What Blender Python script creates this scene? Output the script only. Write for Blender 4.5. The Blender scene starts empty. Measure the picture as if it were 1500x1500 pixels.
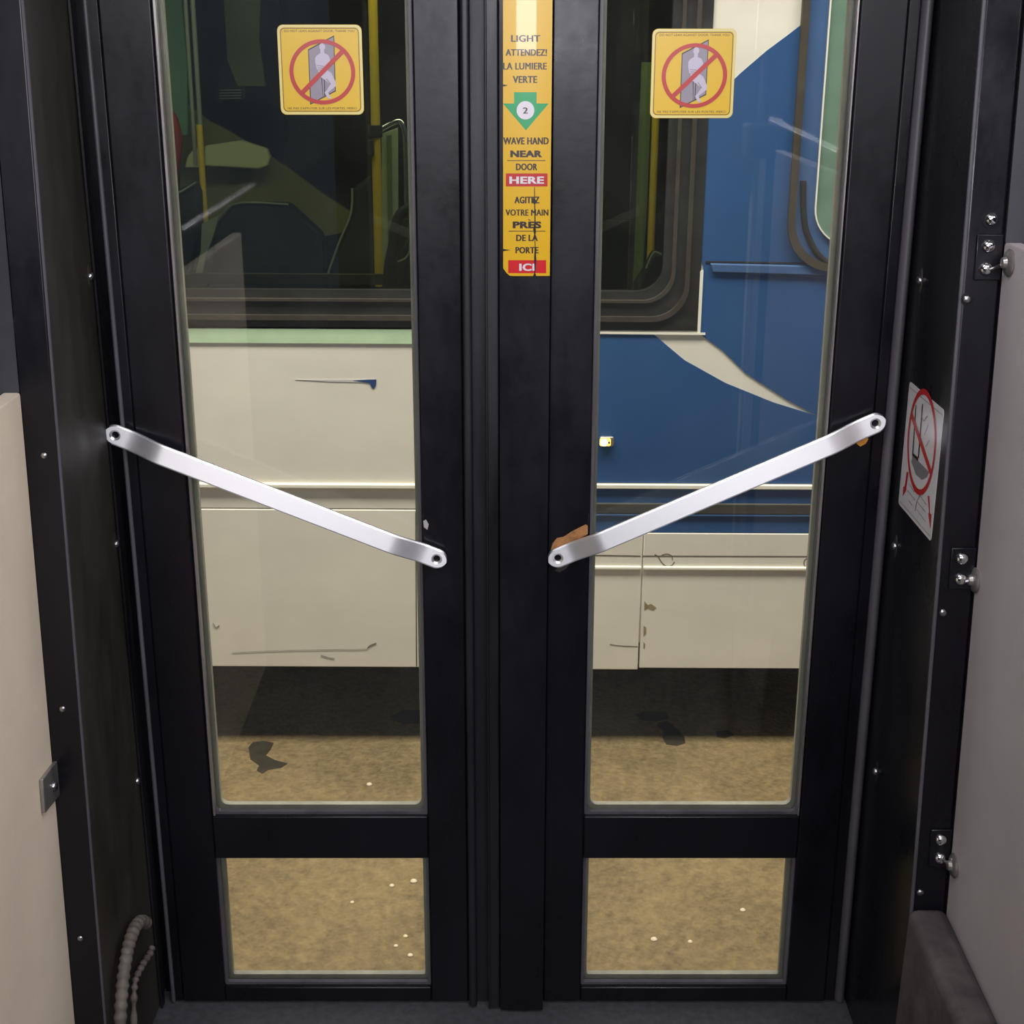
import bpy, bmesh, math, random
from mathutils import Vector, Matrix
random.seed(4)
S = bpy.context.scene
COL = S.collection
R = math.radians

# ------------------------------------------------------------------ camera, light, exposure
F = 2066.0                                   # focal length in pixels of the 1500 px frame
TH = math.atan(690 / F)                      # camera pitch below the horizontal
CY, CZ = -1.9, 1.82                          # camera stands 1.9 m in front of the door
cam = bpy.data.cameras.new('camera')
cam.sensor_width = 36; cam.lens = F / 1500 * 36; cam.shift_x = 9 / 1500
cam.clip_start = 0.02
co = bpy.data.objects.new('camera', cam); COL.objects.link(co)
co.location = (0, CY, CZ); co.rotation_euler = (math.pi / 2 - TH, 0, 0)
S.camera = co
S.view_settings.view_transform = 'Standard'; S.view_settings.look = 'None'
S.view_settings.gamma = 1; S.view_settings.use_curve_mapping = False
S.view_settings.exposure = 0.0
w = bpy.data.worlds.new('night'); S.world = w; w.use_nodes = True
w.node_tree.nodes['Background'].inputs[0].default_value = (0.9, 0.8, 0.55, 1)
w.node_tree.nodes['Background'].inputs[1].default_value = 0.02
S.cycles.use_denoising = True
S.cycles.max_bounces = 10; S.cycles.transparent_max_bounces = 16
S.cycles.sample_clamp_indirect = 6

def area(name, loc, rot, sx, sy, power, color):
    l = bpy.data.lights.new(name, 'AREA'); l.shape = 'RECTANGLE'; l.size = sx; l.size_y = sy
    l.energy = power; l.color = color
    o = bpy.data.objects.new(name, l); COL.objects.link(o); o.location = loc; o.rotation_euler = rot
    return o
# garage lamps hang over the lane between the two buses
area('garage_lamp', (0, 0.45, 4.0), (R(6), 0, 0), 5.0, 0.7, 325, (1.0, 0.94, 0.87))
# lamps of our own bus: over the stepwell, along the ceiling, and the cove opposite the door
area('stepwell_lamp', (0, -0.62, 2.30), (R(-12), 0, 0), 0.5, 0.30, 7, (0.93, 0.9, 1.0))
area('ceiling_lamp', (1.0, -1.2, 2.36), (0, 0, 0), 1.2, 0.16, 16, (0.95, 0.92, 1.0))
area('cove_lamp', (0.0, -2.40, 2.085), (R(78), 0, 0), 1.8, 0.07, 26, (0.96, 0.94, 1.0))
area('strip_glare_light', (0.065, -2.42, 1.875), (R(90), 0, 0), 0.36, 0.17, 5.0, (0.95, 0.93, 1.0))  # added light behind the camera, makes the glare atop the yellow strip
# added fill light near the other bus's windows, brightens the fittings inside
area('saloon_fill', (-0.3, 1.72, 2.30), (R(18), 0, 0), 2.4, 0.2, 9, (1.0, 1.0, 0.78))

# ------------------------------------------------------------------ helpers
def ray(px, py):
    u = (px - 741) / F; v = (py - 750) / F
    return (u, math.cos(TH) - v * math.sin(TH), -math.sin(TH) - v * math.cos(TH))
def PY(px, py, y=0.0):
    d = ray(px, py); t = (y - CY) / d[1]; return Vector((t * d[0], y, CZ + t * d[2]))
def PX(px, py, x):
    d = ray(px, py); t = x / d[0]; return Vector((x, CY + t * d[1], CZ + t * d[2]))
def PZ(px, py, z):
    d = ray(px, py); t = (z - CZ) / d[2]; return Vector((t * d[0], CY + t * d[1], z))
def lean(z): return -(0.19 + 0.07 * (1.85 - z))     # inner wall face leans: y at height z
def PW(px, py):
    y = -0.2
    for i in range(20):
        p = PY(px, py, y); y = lean(p.z)
    return p

def srgb(r, g, b):
    f = lambda c: (c / 255 / 12.92) if c <= 10 else ((c / 255 + 0.055) / 1.055) ** 2.4
    return (f(r), f(g), f(b), 1)

MATS = {}
def mat(name, color, rough=0.5, metal=0.0, noise=None, bump=None, spec=0.5, rnoise=0.0, emit=None, coat=0.0, aniso=0.0):
    """procedural Principled material; noise=(scale, amount, stretch vec) varies colour, bump=(scale, strength, distance)"""
    m = bpy.data.materials.new(name); m.use_nodes = True; nt = m.node_tree
    b = nt.nodes['Principled BSDF']
    if len(color) == 3: color = (*color, 1)
    b.inputs['Base Color'].default_value = color
    b.inputs['Roughness'].default_value = rough; b.inputs['Metallic'].default_value = metal
    b.inputs['Specular IOR Level'].default_value = spec
    b.inputs['Coat Weight'].default_value = coat
    b.inputs['Anisotropic'].default_value = aniso
    tc = nt.nodes.new('ShaderNodeTexCoord')
    if noise or rnoise:
        sc, am, st = noise or (8, 0, (1, 1, 1))
        mp = nt.nodes.new('ShaderNodeMapping'); mp.inputs['Scale'].default_value = st
        nt.links.new(tc.outputs['Object'], mp.inputs['Vector'])
        n = nt.nodes.new('ShaderNodeTexNoise'); n.inputs['Scale'].default_value = sc
        n.inputs['Detail'].default_value = 6; n.inputs['Roughness'].default_value = 0.65
        nt.links.new(mp.outputs[0], n.inputs['Vector'])
        if am:
            r = nt.nodes.new('ShaderNodeMapRange'); r.inputs[1].default_value = 0.3; r.inputs[2].default_value = 0.7
            r.inputs[3].default_value = 1 - am; r.inputs[4].default_value = 1 + am
            nt.links.new(n.outputs[0], r.inputs[0])
            mx = nt.nodes.new('ShaderNodeVectorMath'); mx.operation = 'SCALE'
            mx.inputs[0].default_value = color[:3]
            nt.links.new(r.outputs[0], mx.inputs['Scale']); nt.links.new(mx.outputs[0], b.inputs['Base Color'])
        if rnoise:
            r2 = nt.nodes.new('ShaderNodeMapRange'); r2.inputs[1].default_value = 0.3; r2.inputs[2].default_value = 0.7
            r2.inputs[3].default_value = max(0.05, rough - rnoise); r2.inputs[4].default_value = min(1, rough + rnoise)
            nt.links.new(n.outputs[0], r2.inputs[0]); nt.links.new(r2.outputs[0], b.inputs['Roughness'])
    if bump:
        n2 = nt.nodes.new('ShaderNodeTexNoise'); n2.inputs['Scale'].default_value = bump[0]; n2.inputs['Detail'].default_value = 5
        nt.links.new(tc.outputs['Object'], n2.inputs['Vector'])
        bp_ = nt.nodes.new('ShaderNodeBump'); bp_.inputs['Strength'].default_value = bump[1]; bp_.inputs['Distance'].default_value = bump[2]
        nt.links.new(n2.outputs[0], bp_.inputs['Height']); nt.links.new(bp_.outputs[0], b.inputs['Normal'])
    if emit:
        b.inputs['Emission Color'].default_value = (*emit[0], 1); b.inputs['Emission Strength'].default_value = emit[1]
    MATS[name] = m
    return m

def glass_mat(name, tint, rough=0.0, ior=1.5, dirt=0.0, dirtcol=(0.4, 0.42, 0.36)):
    m = bpy.data.materials.new(name); m.use_nodes = True; nt = m.node_tree; nt.nodes.clear()
    out = nt.nodes.new('ShaderNodeOutputMaterial'); mix = nt.nodes.new('ShaderNodeMixShader')
    fr = nt.nodes.new('ShaderNodeFresnel'); fr.inputs[0].default_value = ior
    tr = nt.nodes.new('ShaderNodeBsdfTransparent'); tr.inputs[0].default_value = (*tint, 1)
    gl = nt.nodes.new('ShaderNodeBsdfGlossy'); gl.inputs['Roughness'].default_value = rough
    gl.inputs[0].default_value = (1, 1, 1, 1)
    nt.links.new(fr.outputs[0], mix.inputs[0]); nt.links.new(tr.outputs[0], mix.inputs[1]); nt.links.new(gl.outputs[0], mix.inputs[2])
    last = mix
    if dirt:
        df = nt.nodes.new('ShaderNodeBsdfDiffuse'); df.inputs[0].default_value = (*dirtcol, 1)
        tc = nt.nodes.new('ShaderNodeTexCoord'); n = nt.nodes.new('ShaderNodeTexNoise'); n.inputs['Scale'].default_value = 9; n.inputs['Detail'].default_value = 8
        nt.links.new(tc.outputs['Object'], n.inputs['Vector'])
        r = nt.nodes.new('ShaderNodeMapRange'); r.inputs[1].default_value = 0.4; r.inputs[2].default_value = 0.8
        r.inputs[3].default_value = dirt * 0.25; r.inputs[4].default_value = dirt
        nt.links.new(n.outputs[0], r.inputs[0])
        m2 = nt.nodes.new('ShaderNodeMixShader'); nt.links.new(r.outputs[0], m2.inputs[0])
        nt.links.new(mix.outputs[0], m2.inputs[1]); nt.links.new(df.outputs[0], m2.inputs[2]); last = m2
    nt.links.new(last.outputs[0], out.inputs[0]); MATS[name] = m
    return m

V3 = lambda *a: Vector(a)
class MB:
    """collects shapes, then links them as ONE mesh object"""
    def __init__(s, origin=(0, 0, 0)): s.v = []; s.f = []; s.m = []; s.mats = []; s.o = Vector(origin)
    def mi(s, m):
        if isinstance(m, str): m = MATS[m]
        if m not in s.mats: s.mats.append(m)
        return s.mats.index(m)
    def add(s, vs, fs, m):
        k = len(s.v); i = s.mi(m)
        s.v += [Vector(p) for p in vs]; s.f += [tuple(k + a for a in f) for f in fs]; s.m += [i] * len(fs)
    def box(s, x0, x1, y0, y1, z0, z1, m):
        s.hexa([(x0, y0, z0), (x1, y0, z0), (x1, y1, z0), (x0, y1, z0), (x0, y0, z1), (x1, y0, z1), (x1, y1, z1), (x0, y1, z1)], m)
    def hexa(s, p, m):
        s.add(p, [(3, 2, 1, 0), (4, 5, 6, 7), (0, 1, 5, 4), (1, 2, 6, 5), (2, 3, 7, 6), (3, 0, 4, 7)], m)
    def prism(s, pts, fn0, fn1, m):
        """polygon pts (a,b) swept from fn0 to fn1; both map (a,b) to a point"""
        n = len(pts)
        s.add([fn0(*p) for p in pts] + [fn1(*p) for p in pts],
              [tuple(range(n)), tuple(range(2 * n - 1, n - 1, -1))] + [(i, n + i, n + (i + 1) % n, (i + 1) % n) for i in range(n)], m)
    def slab(s, pts, y0, y1, m):
        s.prism(pts, lambda a, b: (a, y0, b), lambda a, b: (a, y1, b), m)
    def flat(s, pts, fn, m): s.add([fn(*p) for p in pts], [tuple(range(len(pts)))], m)
    def ring(s, po, pi, y0, y1, m, fn=None):
        n = len(po)
        if fn:                                   # flat printed ring
            s.add([fn(*p, 0) for p in po] + [fn(*p, 0) for p in pi], [(i, (i + 1) % n, n + (i + 1) % n, n + i) for i in range(n)], m); return
        fn = lambda a, b, h: (a, h, b)
        vs = [fn(*p, y0) for p in po] + [fn(*p, y0) for p in pi] + [fn(*p, y1) for p in po] + [fn(*p, y1) for p in pi]
        fs = []
        for i in range(n):
            j = (i + 1) % n
            fs += [(i, j, n + j, n + i), (2 * n + i, 3 * n + i, 3 * n + j, 2 * n + j), (i, 2 * n + i, 2 * n + j, j), (n + i, n + j, 3 * n + j, 3 * n + i)]
        s.add(vs, fs, m)
    def profile(s, prof, z0, z1, m):
        """closed (x,y) profile swept up from z0 to z1"""
        n = len(prof)
        s.add([(a, b, z0) for a, b in prof] + [(a, b, z1) for a, b in prof],
              [tuple(range(n)), tuple(range(2 * n - 1, n - 1, -1))] + [(i, n + i, n + (i + 1) % n, (i + 1) % n) for i in range(n)], m)
    def tube(s, path, rad, m, n=14, closed=False):
        path = [Vector(p) for p in path]; k = len(path)
        rads = rad if isinstance(rad, (list, tuple)) else [rad] * k
        ref = None; vs = []
        for i, p in enumerate(path):
            t = (path[min(i + 1, k - 1)] - path[max(i - 1, 0)])
            if closed: t = path[(i + 1) % k] - path[i - 1]
            t.normalize()
            if ref is None: ref = t.orthogonal().normalized()
            ref = (ref - t * ref.dot(t)).normalized(); b = t.cross(ref)
            vs += [p + (ref * math.cos(a) + b * math.sin(a)) * rads[i] for a in [2 * math.pi * q / n for q in range(n)]]
        fs = []
        for i in range(k if closed else k - 1):
            i2 = (i + 1) % k
            fs += [(i * n + q, i * n + (q + 1) % n, i2 * n + (q + 1) % n, i2 * n + q) for q in range(n)]
        if not closed: fs += [tuple(range(n - 1, -1, -1)), tuple((k - 1) * n + q for q in range(n))]
        s.add(vs, fs, m)
    def lathe(s, c, axis, prof, m, n=20):
        """prof of (radius, height along axis) turned about the axis through c"""
        c = Vector(c); ax = Vector(axis).normalized(); e = ax.orthogonal().normalized(); g = ax.cross(e)
        vs = []; fs = []; k = len(prof)
        for r_, h in prof:
            vs += [c + ax * h + (e * math.cos(2 * math.pi * q / n) + g * math.sin(2 * math.pi * q / n)) * r_ for q in range(n)]
        for i in range(k - 1):
            fs += [(i * n + q, i * n + (q + 1) % n, (i + 1) * n + (q + 1) % n, (i + 1) * n + q) for q in range(n)]
        fs += [tuple(range(n - 1, -1, -1)), tuple((k - 1) * n + q for q in range(n))]
        s.add(vs, fs, m)
    def dome(s, c, axis, r, h, m):
        s.lathe(c, axis, [(r, 0), (r * .98, h * .3), (r * .85, h * .62), (r * .55, h * .9), (r * .2, h)], m)
    def build(s, name, parent=None, bevel=0.0, smooth=True, seg=2):
        me = bpy.data.meshes.new(name); me.from_pydata([tuple(p - s.o) for p in s.v], [], s.f)
        for m in s.mats: me.materials.append(m)
        me.polygons.foreach_set('material_index', s.m); me.validate(); me.update()
        bm = bmesh.new(); bm.from_mesh(me); bmesh.ops.recalc_face_normals(bm, faces=bm.faces); bm.to_mesh(me); bm.free()
        if smooth:
            me.polygons.foreach_set('use_smooth', [True] * len(me.polygons)); me.set_sharp_from_angle(angle=R(32))
        o = bpy.data.objects.new(name, me); COL.objects.link(o)
        if parent: o.parent = parent
        else: o.location = s.o
        if bevel:
            b = o.modifiers.new('edge', 'BEVEL'); b.width = bevel; b.segments = seg; b.limit_method = 'ANGLE'; b.angle_limit = R(40)
        return o

def empty(name, loc, kind=None):
    o = bpy.data.objects.new(name, None); COL.objects.link(o); o.location = loc; o.empty_display_size = 0.1
    return o
def tag(o, label, cat, group=None, kind=None):
    o['label'] = label; o['category'] = cat
    if group: o['group'] = group
    if kind: o['kind'] = kind
    return o
def rr(x0, z0, x1, z1, r, n=10):
    """rounded rectangle; r a number or (bottom-left, bottom-right, top-right, top-left)"""
    rs = r if isinstance(r, (tuple, list)) else (r,) * 4
    P = []
    for (cx, cz, a0, q) in ((x0, z0, 180, 0), (x1, z0, 270, 1), (x1, z1, 0, 2), (x0, z1, 90, 3)):
        q = max(rs[q], 1e-5); sx = 1 if cx == x0 else -1; sz = 1 if cz == z0 else -1
        for k in range(n + 1):
            a = R(a0 + 90 * k / n); P.append((cx + sx * q + q * math.cos(a), cz + sz * q + q * math.sin(a)))
    return P
def circ(cx, cy, rx, ry=None, n=40, a0=0, a1=360):
    ry = ry or rx
    return [(cx + rx * math.cos(R(a0 + (a1 - a0) * k / n)), cy + ry * math.sin(R(a0 + (a1 - a0) * k / n))) for k in range(n)]

def text_polys(s, bold=0.0):
    """outline of a line of capitals as polygons in a unit box: returns (verts, faces), x and y in 0..1"""
    cu = bpy.data.curves.new('t', 'FONT'); cu.body = s; cu.size = 1; cu.offset = bold; cu.resolution_u = 3; cu.space_character = 1.06
    o = bpy.data.objects.new('t', cu); COL.objects.link(o)
    me = bpy.data.meshes.new_from_object(o.evaluated_get(bpy.context.evaluated_depsgraph_get()))
    vs = [(v.co.x, v.co.y) for v in me.vertices]; fs = [tuple(p.vertices) for p in me.polygons]
    bpy.data.objects.remove(o); bpy.data.curves.remove(cu); bpy.data.meshes.remove(me)
    x0 = min(a for a, b in vs); x1 = max(a for a, b in vs)
    H_ = 0.729                                  # capital height of the built-in face
    return [((a - x0) / (x1 - x0), b / H_) for a, b in vs], fs
def put_text(mb, s, cx, base, width, height, fn, m, bold=0.0):
    vs, fs = text_polys(s, 0 if 'M' in s else bold)
    mb.add([fn(cx + (a - .5) * width, base + b * height) for a, b in vs], fs, m)

# ------------------------------------------------------------------ materials
mat('black_paint', (0.0045, 0.0042, 0.0066), 0.32, spec=.34, noise=(7, .35, (1, 1, .5)), rnoise=.13, bump=(60, .08, .002))
mat('black_scuffed', (0.020, 0.017, 0.017), 0.5, noise=(9, .6, (2, 2, .25)), rnoise=.2, bump=(90, .1, .002))
mat('brown_black', (0.021, 0.018, 0.014), 0.55, noise=(10, .5, (1, 1, .3)), rnoise=.15, bump=(120, .12, .002))
mat('black_rubber', (0.008, 0.0075, 0.0105), 0.42, noise=(14, .5, (1, 1, .12)), rnoise=.12, bump=(150, .12, .001))
mat('seal_rubber', (0.075, 0.07, 0.08), 0.45, noise=(20, .3, (1, 1, .2)))
mat('pale_gasket', (0.19, 0.178, 0.145), 0.6, noise=(25, .25, (1, 1, .3)))
mat('trim_metal', (0.35, 0.33, 0.31), 0.35, 0.8, noise=(30, .3, (1, 1, .2)))
mat('steel', (0.86, 0.86, 0.87), 0.36, 0.75, noise=(60, .03, (.3, 1, 1)), aniso=.3)
mat('chrome', (0.85, 0.85, 0.86), 0.10, 1.0)
mat('satin_chrome', (0.88, 0.88, 0.89), 0.27, 1.0)
mat('bolt_metal', (0.35, 0.34, 0.35), 0.28, 1.0, noise=(90, .4, (1, 1, 1)))
mat('cream_panel', (0.80, 0.69, 0.52), 0.5, noise=(5, .08, (1, 1, 1)), bump=(200, .05, .001))
mat('grey_panel', (0.38, 0.345, 0.34), 0.55, noise=(5, .08, (1, 1, 1)), bump=(300, .1, .001))
mat('dusty_black', (0.055, 0.046, 0.044), 0.7, noise=(14, .6, (1, 1, 1)), bump=(120, .2, .002))
mat('hose_rubber', (0.11, 0.095, 0.08), 0.65, noise=(40, .4, (1, 1, 1)))
mat('worn_wood', srgb(150, 105, 60), 0.7, noise=(60, .6, (1, 1, 1)))
mat('orange_wear', srgb(205, 140, 40), 0.5, noise=(90, .4, (1, 1, 1)))
mat('bus_floor', (0.05, 0.05, 0.055), 0.6, noise=(80, .3, (1, 1, 1)))
mat('bus_ceiling', (0.55, 0.54, 0.52), 0.6)
mat('bus_wall_dark', (0.03, 0.03, 0.035), 0.5, noise=(6, .3, (1, 1, 1)))
mat('bus_wall_grey', (0.04, 0.038, 0.041), 0.6, noise=(6, .2, (1, 1, 1)))
glass_mat('door_glass', (0.96, 0.98, 0.95), dirt=0.02)
glass_mat('bus_glass', (0.74, 0.77, 0.68), dirt=0.006)
# print colours
for n, c in dict(p_yellow=(246, 200, 8), p_amber=(240, 190, 0), p_cream=(245, 232, 150), p_red=(203, 40, 35), p_red2=(222, 22, 32), p_grey=(158, 150, 160), p_pale=(214, 204, 220),
                 p_ink=(42, 30, 22), p_green=(0, 170, 96), p_white=(238, 232, 236), p_black=(22, 18, 18), p_sheet=(228, 224, 222), p_midgrey=(140, 136, 136), p_line=(150, 145, 145)).items():
    mat(n, [v * (.72 if 'ink' not in n else 1) for v in srgb(*c)[:3]], 0.32, coat=.35 if n == 'p_amber' else .1)

# ------------------------------------------------------------------ the setting: ground, shell of our bus
def concrete():
    m = bpy.data.materials.new('concrete'); m.use_nodes = True; nt = m.node_tree; b = nt.nodes['Principled BSDF']
    L = nt.links.new; N = nt.nodes.new
    tc = N('ShaderNodeTexCoord')
    n1 = N('ShaderNodeTexNoise'); n1.inputs['Scale'].default_value = 3.5; n1.inputs['Detail'].default_value = 10; n1.inputs['Roughness'].default_value = .7
    n2 = N('ShaderNodeTexNoise'); n2.inputs['Scale'].default_value = 55; n2.inputs['Detail'].default_value = 6; n2.inputs['Roughness'].default_value = .7
    n3 = N('ShaderNodeTexVoronoi'); n3.inputs['Scale'].default_value = 70
    for n in (n1, n2, n3): L(tc.outputs['Object'], n.inputs['Vector'])
    cr = N('ShaderNodeValToRGB'); e = cr.color_ramp.elements
    e[0].position = .34; e[0].color = (0.095, 0.063, 0.023, 1); e[1].position = .66; e[1].color = (0.325, 0.23, 0.105, 1)
    ad = N('ShaderNodeMath'); ad.operation = 'MULTIPLY_ADD'; ad.inputs[1].default_value = .55
    L(n2.outputs[0], ad.inputs[0])
    sc = N('ShaderNodeMath'); sc.operation = 'MULTIPLY'; sc.inputs[1].default_value = .45
    L(n1.outputs[0], sc.inputs[0]); L(sc.outputs[0], ad.inputs[2]); L(ad.outputs[0], cr.inputs[0])
    L(cr.outputs[0], b.inputs['Base Color']); b.inputs['Roughness'].default_value = .8
    a2 = N('ShaderNodeMath'); a2.operation = 'MULTIPLY_ADD'; a2.inputs[1].default_value = -.25; L(n3.outputs[0], a2.inputs[0]); L(n2.outputs[0], a2.inputs[2])
    bu = N('ShaderNodeBump'); bu.inputs['Strength'].default_value = .9; bu.inputs['Distance'].default_value = .012
    L(a2.outputs[0], bu.inputs['Height']); L(bu.outputs[0], b.inputs['Normal'])
    MATS['concrete'] = m
concrete()
mat('oil_stain', (0.035, 0.028, 0.018), 0.45, noise=(30, .4, (1, 1, 1)))
mat('pebble', (0.62, 0.52, 0.36), 0.8)

GZ = 0.065
g = MB(); g.add([(-7, -4, GZ), (7, -4, GZ), (7, 9, GZ), (-7, 9, GZ), (-7, -4, -.2), (7, -4, -.2), (7, 9, -.2), (-7, 9, -.2)],
                [(0, 1, 2, 3), (7, 6, 5, 4), (0, 4, 5, 1), (1, 5, 6, 2), (2, 6, 7, 3), (3, 7, 4, 0)], 'concrete')
ground = tag(g.build('ground', smooth=False), 'sandy brown concrete garage floor between the two buses', 'ground', kind='structure')
def stain(pts):
    P = [PZ(a, b, GZ + 0.0015) for a, b in pts]; mb = MB(); n = len(P)
    mb.add(P + [p - V3(0, 0, .003) for p in P], [tuple(range(n))] + [(i, (i + 1) % n, n + (i + 1) % n, n + i) for i in range(n)], 'oil_stain')
    mb.build('oil_stain', ground, smooth=False)
stain([(364, 1095), (370, 1087), (385, 1085), (401, 1088), (396, 1098), (389, 1106), (402, 1113), (421, 1118), (412, 1124), (393, 1127), (384, 1133), (376, 1128), (380, 1121), (367, 1112)])
stain([(966, 1058), (978, 1056), (992, 1068), (1002, 1078), (1004, 1088), (992, 1092), (976, 1090), (970, 1080), (972, 1070), (962, 1062)])
stain([(930, 1046), (944, 1042), (976, 1043), (980, 1052), (962, 1056), (938, 1054)])
stain([(1048, 1072), (1066, 1069), (1075, 1076), (1062, 1081), (1050, 1079)])
stain([(570, 1050), (590, 1040), (640, 1040), (640, 1058), (590, 1060)])
for (a, b) in ((594, 1372), (580, 1386), (601, 1400), (522, 1426), (516, 1322), (574, 1298), (606, 1292), (541, 1150), (958, 1377), (1011, 1380), (1088, 1334), (1052, 1446)):
    p = PZ(a, b, GZ); mb = MB(); r_ = random.uniform(.004, .0075)
    mb.lathe(p - V3(0, 0, .001), (0, .1, 1), [(r_, 0), (r_ * 1.1, r_ * .5), (r_ * .7, r_ * .9), (r_ * .2, r_)], 'pebble', 7)
    mb.build('pebble', ground)

FL = 0.352                                      # floor of our bus
def shell(name, label, cat, x0, x1, y0, y1, z0, z1, m):
    mb = MB(); mb.box(x0, x1, y0, y1, z0, z1, m); return tag(mb.build(name), label, cat, kind='structure')
shell('floor', 'dark grey bus floor in front of the rear door', 'floor', -3, 3, -2.56, 0.05, FL - .12, FL, 'bus_floor')
shell('ceiling', 'pale grey ceiling of the bus above the door', 'ceiling', -3, 3, -2.56, 0.05, 2.40, 2.46, 'bus_ceiling')
shell('wall_back', 'grey inner side wall of the bus opposite the door', 'wall', -3, 3, -2.56, -2.50, FL, 2.40, 'bus_wall_grey')
shell('wall_left', 'dark end of the bus saloon on the cream panel side', 'wall', -3.06, -3, -2.56, 0.05, FL, 2.40, 'bus_wall_grey')
shell('wall_right', 'dark end of the bus saloon on the grey panel side', 'wall', 3, 3.06, -2.56, 0.05, FL, 2.40, 'bus_wall_grey')
JL, JR, FX = -0.5536, 0.546, 0.592              # jamb faces and outer edge of the flanges
def leanbox(x0, x1, z0, z1, m, dy=0.0, y1=0.055):
    mb = MB()
    mb.hexa([(x0, lean(z0) + dy, z0), (x1, lean(z0) + dy, z0), (x1, y1, z0), (x0, y1, z0), (x0, lean(z1) + dy, z1), (x1, lean(z1) + dy, z1), (x1, y1, z1), (x0, y1, z1)], m)
    return mb
mb = leanbox(-3, -FX - .002, FL, 2.40, 'bus_wall_dark'); mb2 = leanbox(FX + .002, 3, FL, 2.40, 'bus_wall_dark')
tag(mb.build('wall_front_left'), 'black inner side wall beyond the cream panel', 'wall', kind='structure')
tag(mb2.build('wall_front_right'), 'black inner side wall beyond the grey panel', 'wall', kind='structure')
mb = leanbox(-FX, FX, 2.07, 2.40, 'black_paint'); tag(mb.build('trim_3', bevel=.006), 'black header above the bus doors', 'door header', kind='structure')
mb = leanbox(-FX, JL, FL, 2.07, 'brown_black')
jl = tag(mb.build('trim_1', bevel=.007, seg=3), 'black brown metal door jamb beside the cream panel', 'door jamb', kind='structure')
mb = leanbox(JR, FX, FL, 2.07, 'black_paint')
jr = tag(mb.build('trim_2', bevel=.004, seg=3), 'black metal door jamb carrying the white sticker', 'door jamb', kind='structure')
mat('bus_blue_outer', srgb(70, 96, 140), 0.4)
mb = MB(); mb.box(-3, JL, .056, .07, .3, 2.45, 'bus_blue_outer'); mb.box(JR, 3, .056, .07, .3, 2.45, 'bus_blue_outer'); mb.box(JL, JR, .056, .07, 2.07, 2.45, 'bus_blue_outer')
tag(mb.build('wall_outer'), 'blue outer skin of our bus around the door', 'wall', kind='structure')
# corner angles that line the jambs
mb = MB(); mb.hexa([(-FX, lean(FL) - .0015, FL + .01), (JL + .001, lean(FL) - .0015, FL + .01), (JL + .001, lean(FL) + .0, FL + .01), (-FX, lean(FL), FL + .01),
                    (-FX, lean(2.06) - .0015, 2.06), (JL + .001, lean(2.06) - .0015, 2.06), (JL + .001, lean(2.06), 2.06), (-FX, lean(2.06), 2.06)], 'black_paint')
mb.build('flange_face', jl)
mb = MB(); mb.tube([(JL - .0005, lean(FL + .01) + .002, FL + .01), (JL - .0005, lean(2.06) + .002, 2.06)], .0038, 'seal_rubber', 10); mb.build('edge_highlight', jl)  # lighter bead paints in the highlight of the jamb's rounded edge
mb = MB(); mb.tube([(JR + .0005, lean(FL + .01) + .002, FL + .01), (JR + .0005, lean(2.06) + .002, 2.06)], .0026, 'seal_rubber', 10); mb.build('edge_highlight', jr)  # same painted edge highlight on the right jamb
mb = MB(); mb.box(-.5515, -.5485, -.012, .004, FL, 2.06, 'black_rubber'); mb.box(JL, -.5345, .031, .036, FL, 2.06, 'black_paint'); mb.build('brush_strip', jl)

# bolts on the jambs
def jamb_bolt(px, py, side):
    x = JL if side < 0 else JR; ax = (1, 0, 0) if side < 0 else (-1, 0, 0)
    p = PX(px, py, x); mb = MB()
    e = circ(0, 0, .008, .017, 20); k = .0012 * (1 if side < 0 else -1)
    mb.prism(e, lambda a, b: p + V3(0, a, b), lambda a, b: p + V3(k, a * .8, b * .85), 'brown_black')
    mb.dome(p + V3(k, 0, 0), ax, .006, .005, 'bolt_metal')
    mb.build('bolt', jl if side < 0 else jr)
for a, b in ((131, 405), (169, 797), (200, 1144)): jamb_bolt(a, b, -1)
for a, b in ((1349, 411), (1312, 800), (1284, 1130)): jamb_bolt(a, b, 1)
def flange_bolt(px, py, par, r_=.0058, h=.0035, m='bolt_metal'):
    p = PW(px, py); mb = MB(); mb.lathe(p, (0, -1, .07), [(r_ * 1.5, 0), (r_ * 1.5, .0012), (r_, .0013)], 'black_paint', 18)
    mb.dome(p + V3(0, -.001, 0), (0, -1, .07), r_, h, m); mb.build('bolt', par)
for a, b in ((65, 667), (92, 1038), (118, 1374)): flange_bolt(a, b, jl, .0042, .0025)
for a, b in ((1416, 438), (1381, 897), (1348, 1307)): flange_bolt(a, b, jr, .005, .003)

# side panels of the stepwell with their clips
def panel(side, top, m, label):
    x0, x1 = (-FX - .022, -FX) if side < 0 else (FX, FX + .022)
    mb = MB()
    y1 = -1.25
    pts = [(lean(FL) - .001, FL), (lean(top) - .001, top), (y1, top), (y1, FL)]
    mb.prism(pts, lambda a, b: (x0, a, b), lambda a, b: (x1, a, b), m)
    o = mb.build('partition_panel', bevel=.003)
    return tag(o, label, 'partition panel')
pl = panel(-1, PX(30, 575, -FX).z, 'cream_panel', 'cream stepwell side panel beside the black brown jamb')
pr = panel(1, PX(1487, 362, FX).z, 'grey_panel', 'grey stepwell side panel beside the jamb with the white sticker')
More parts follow.
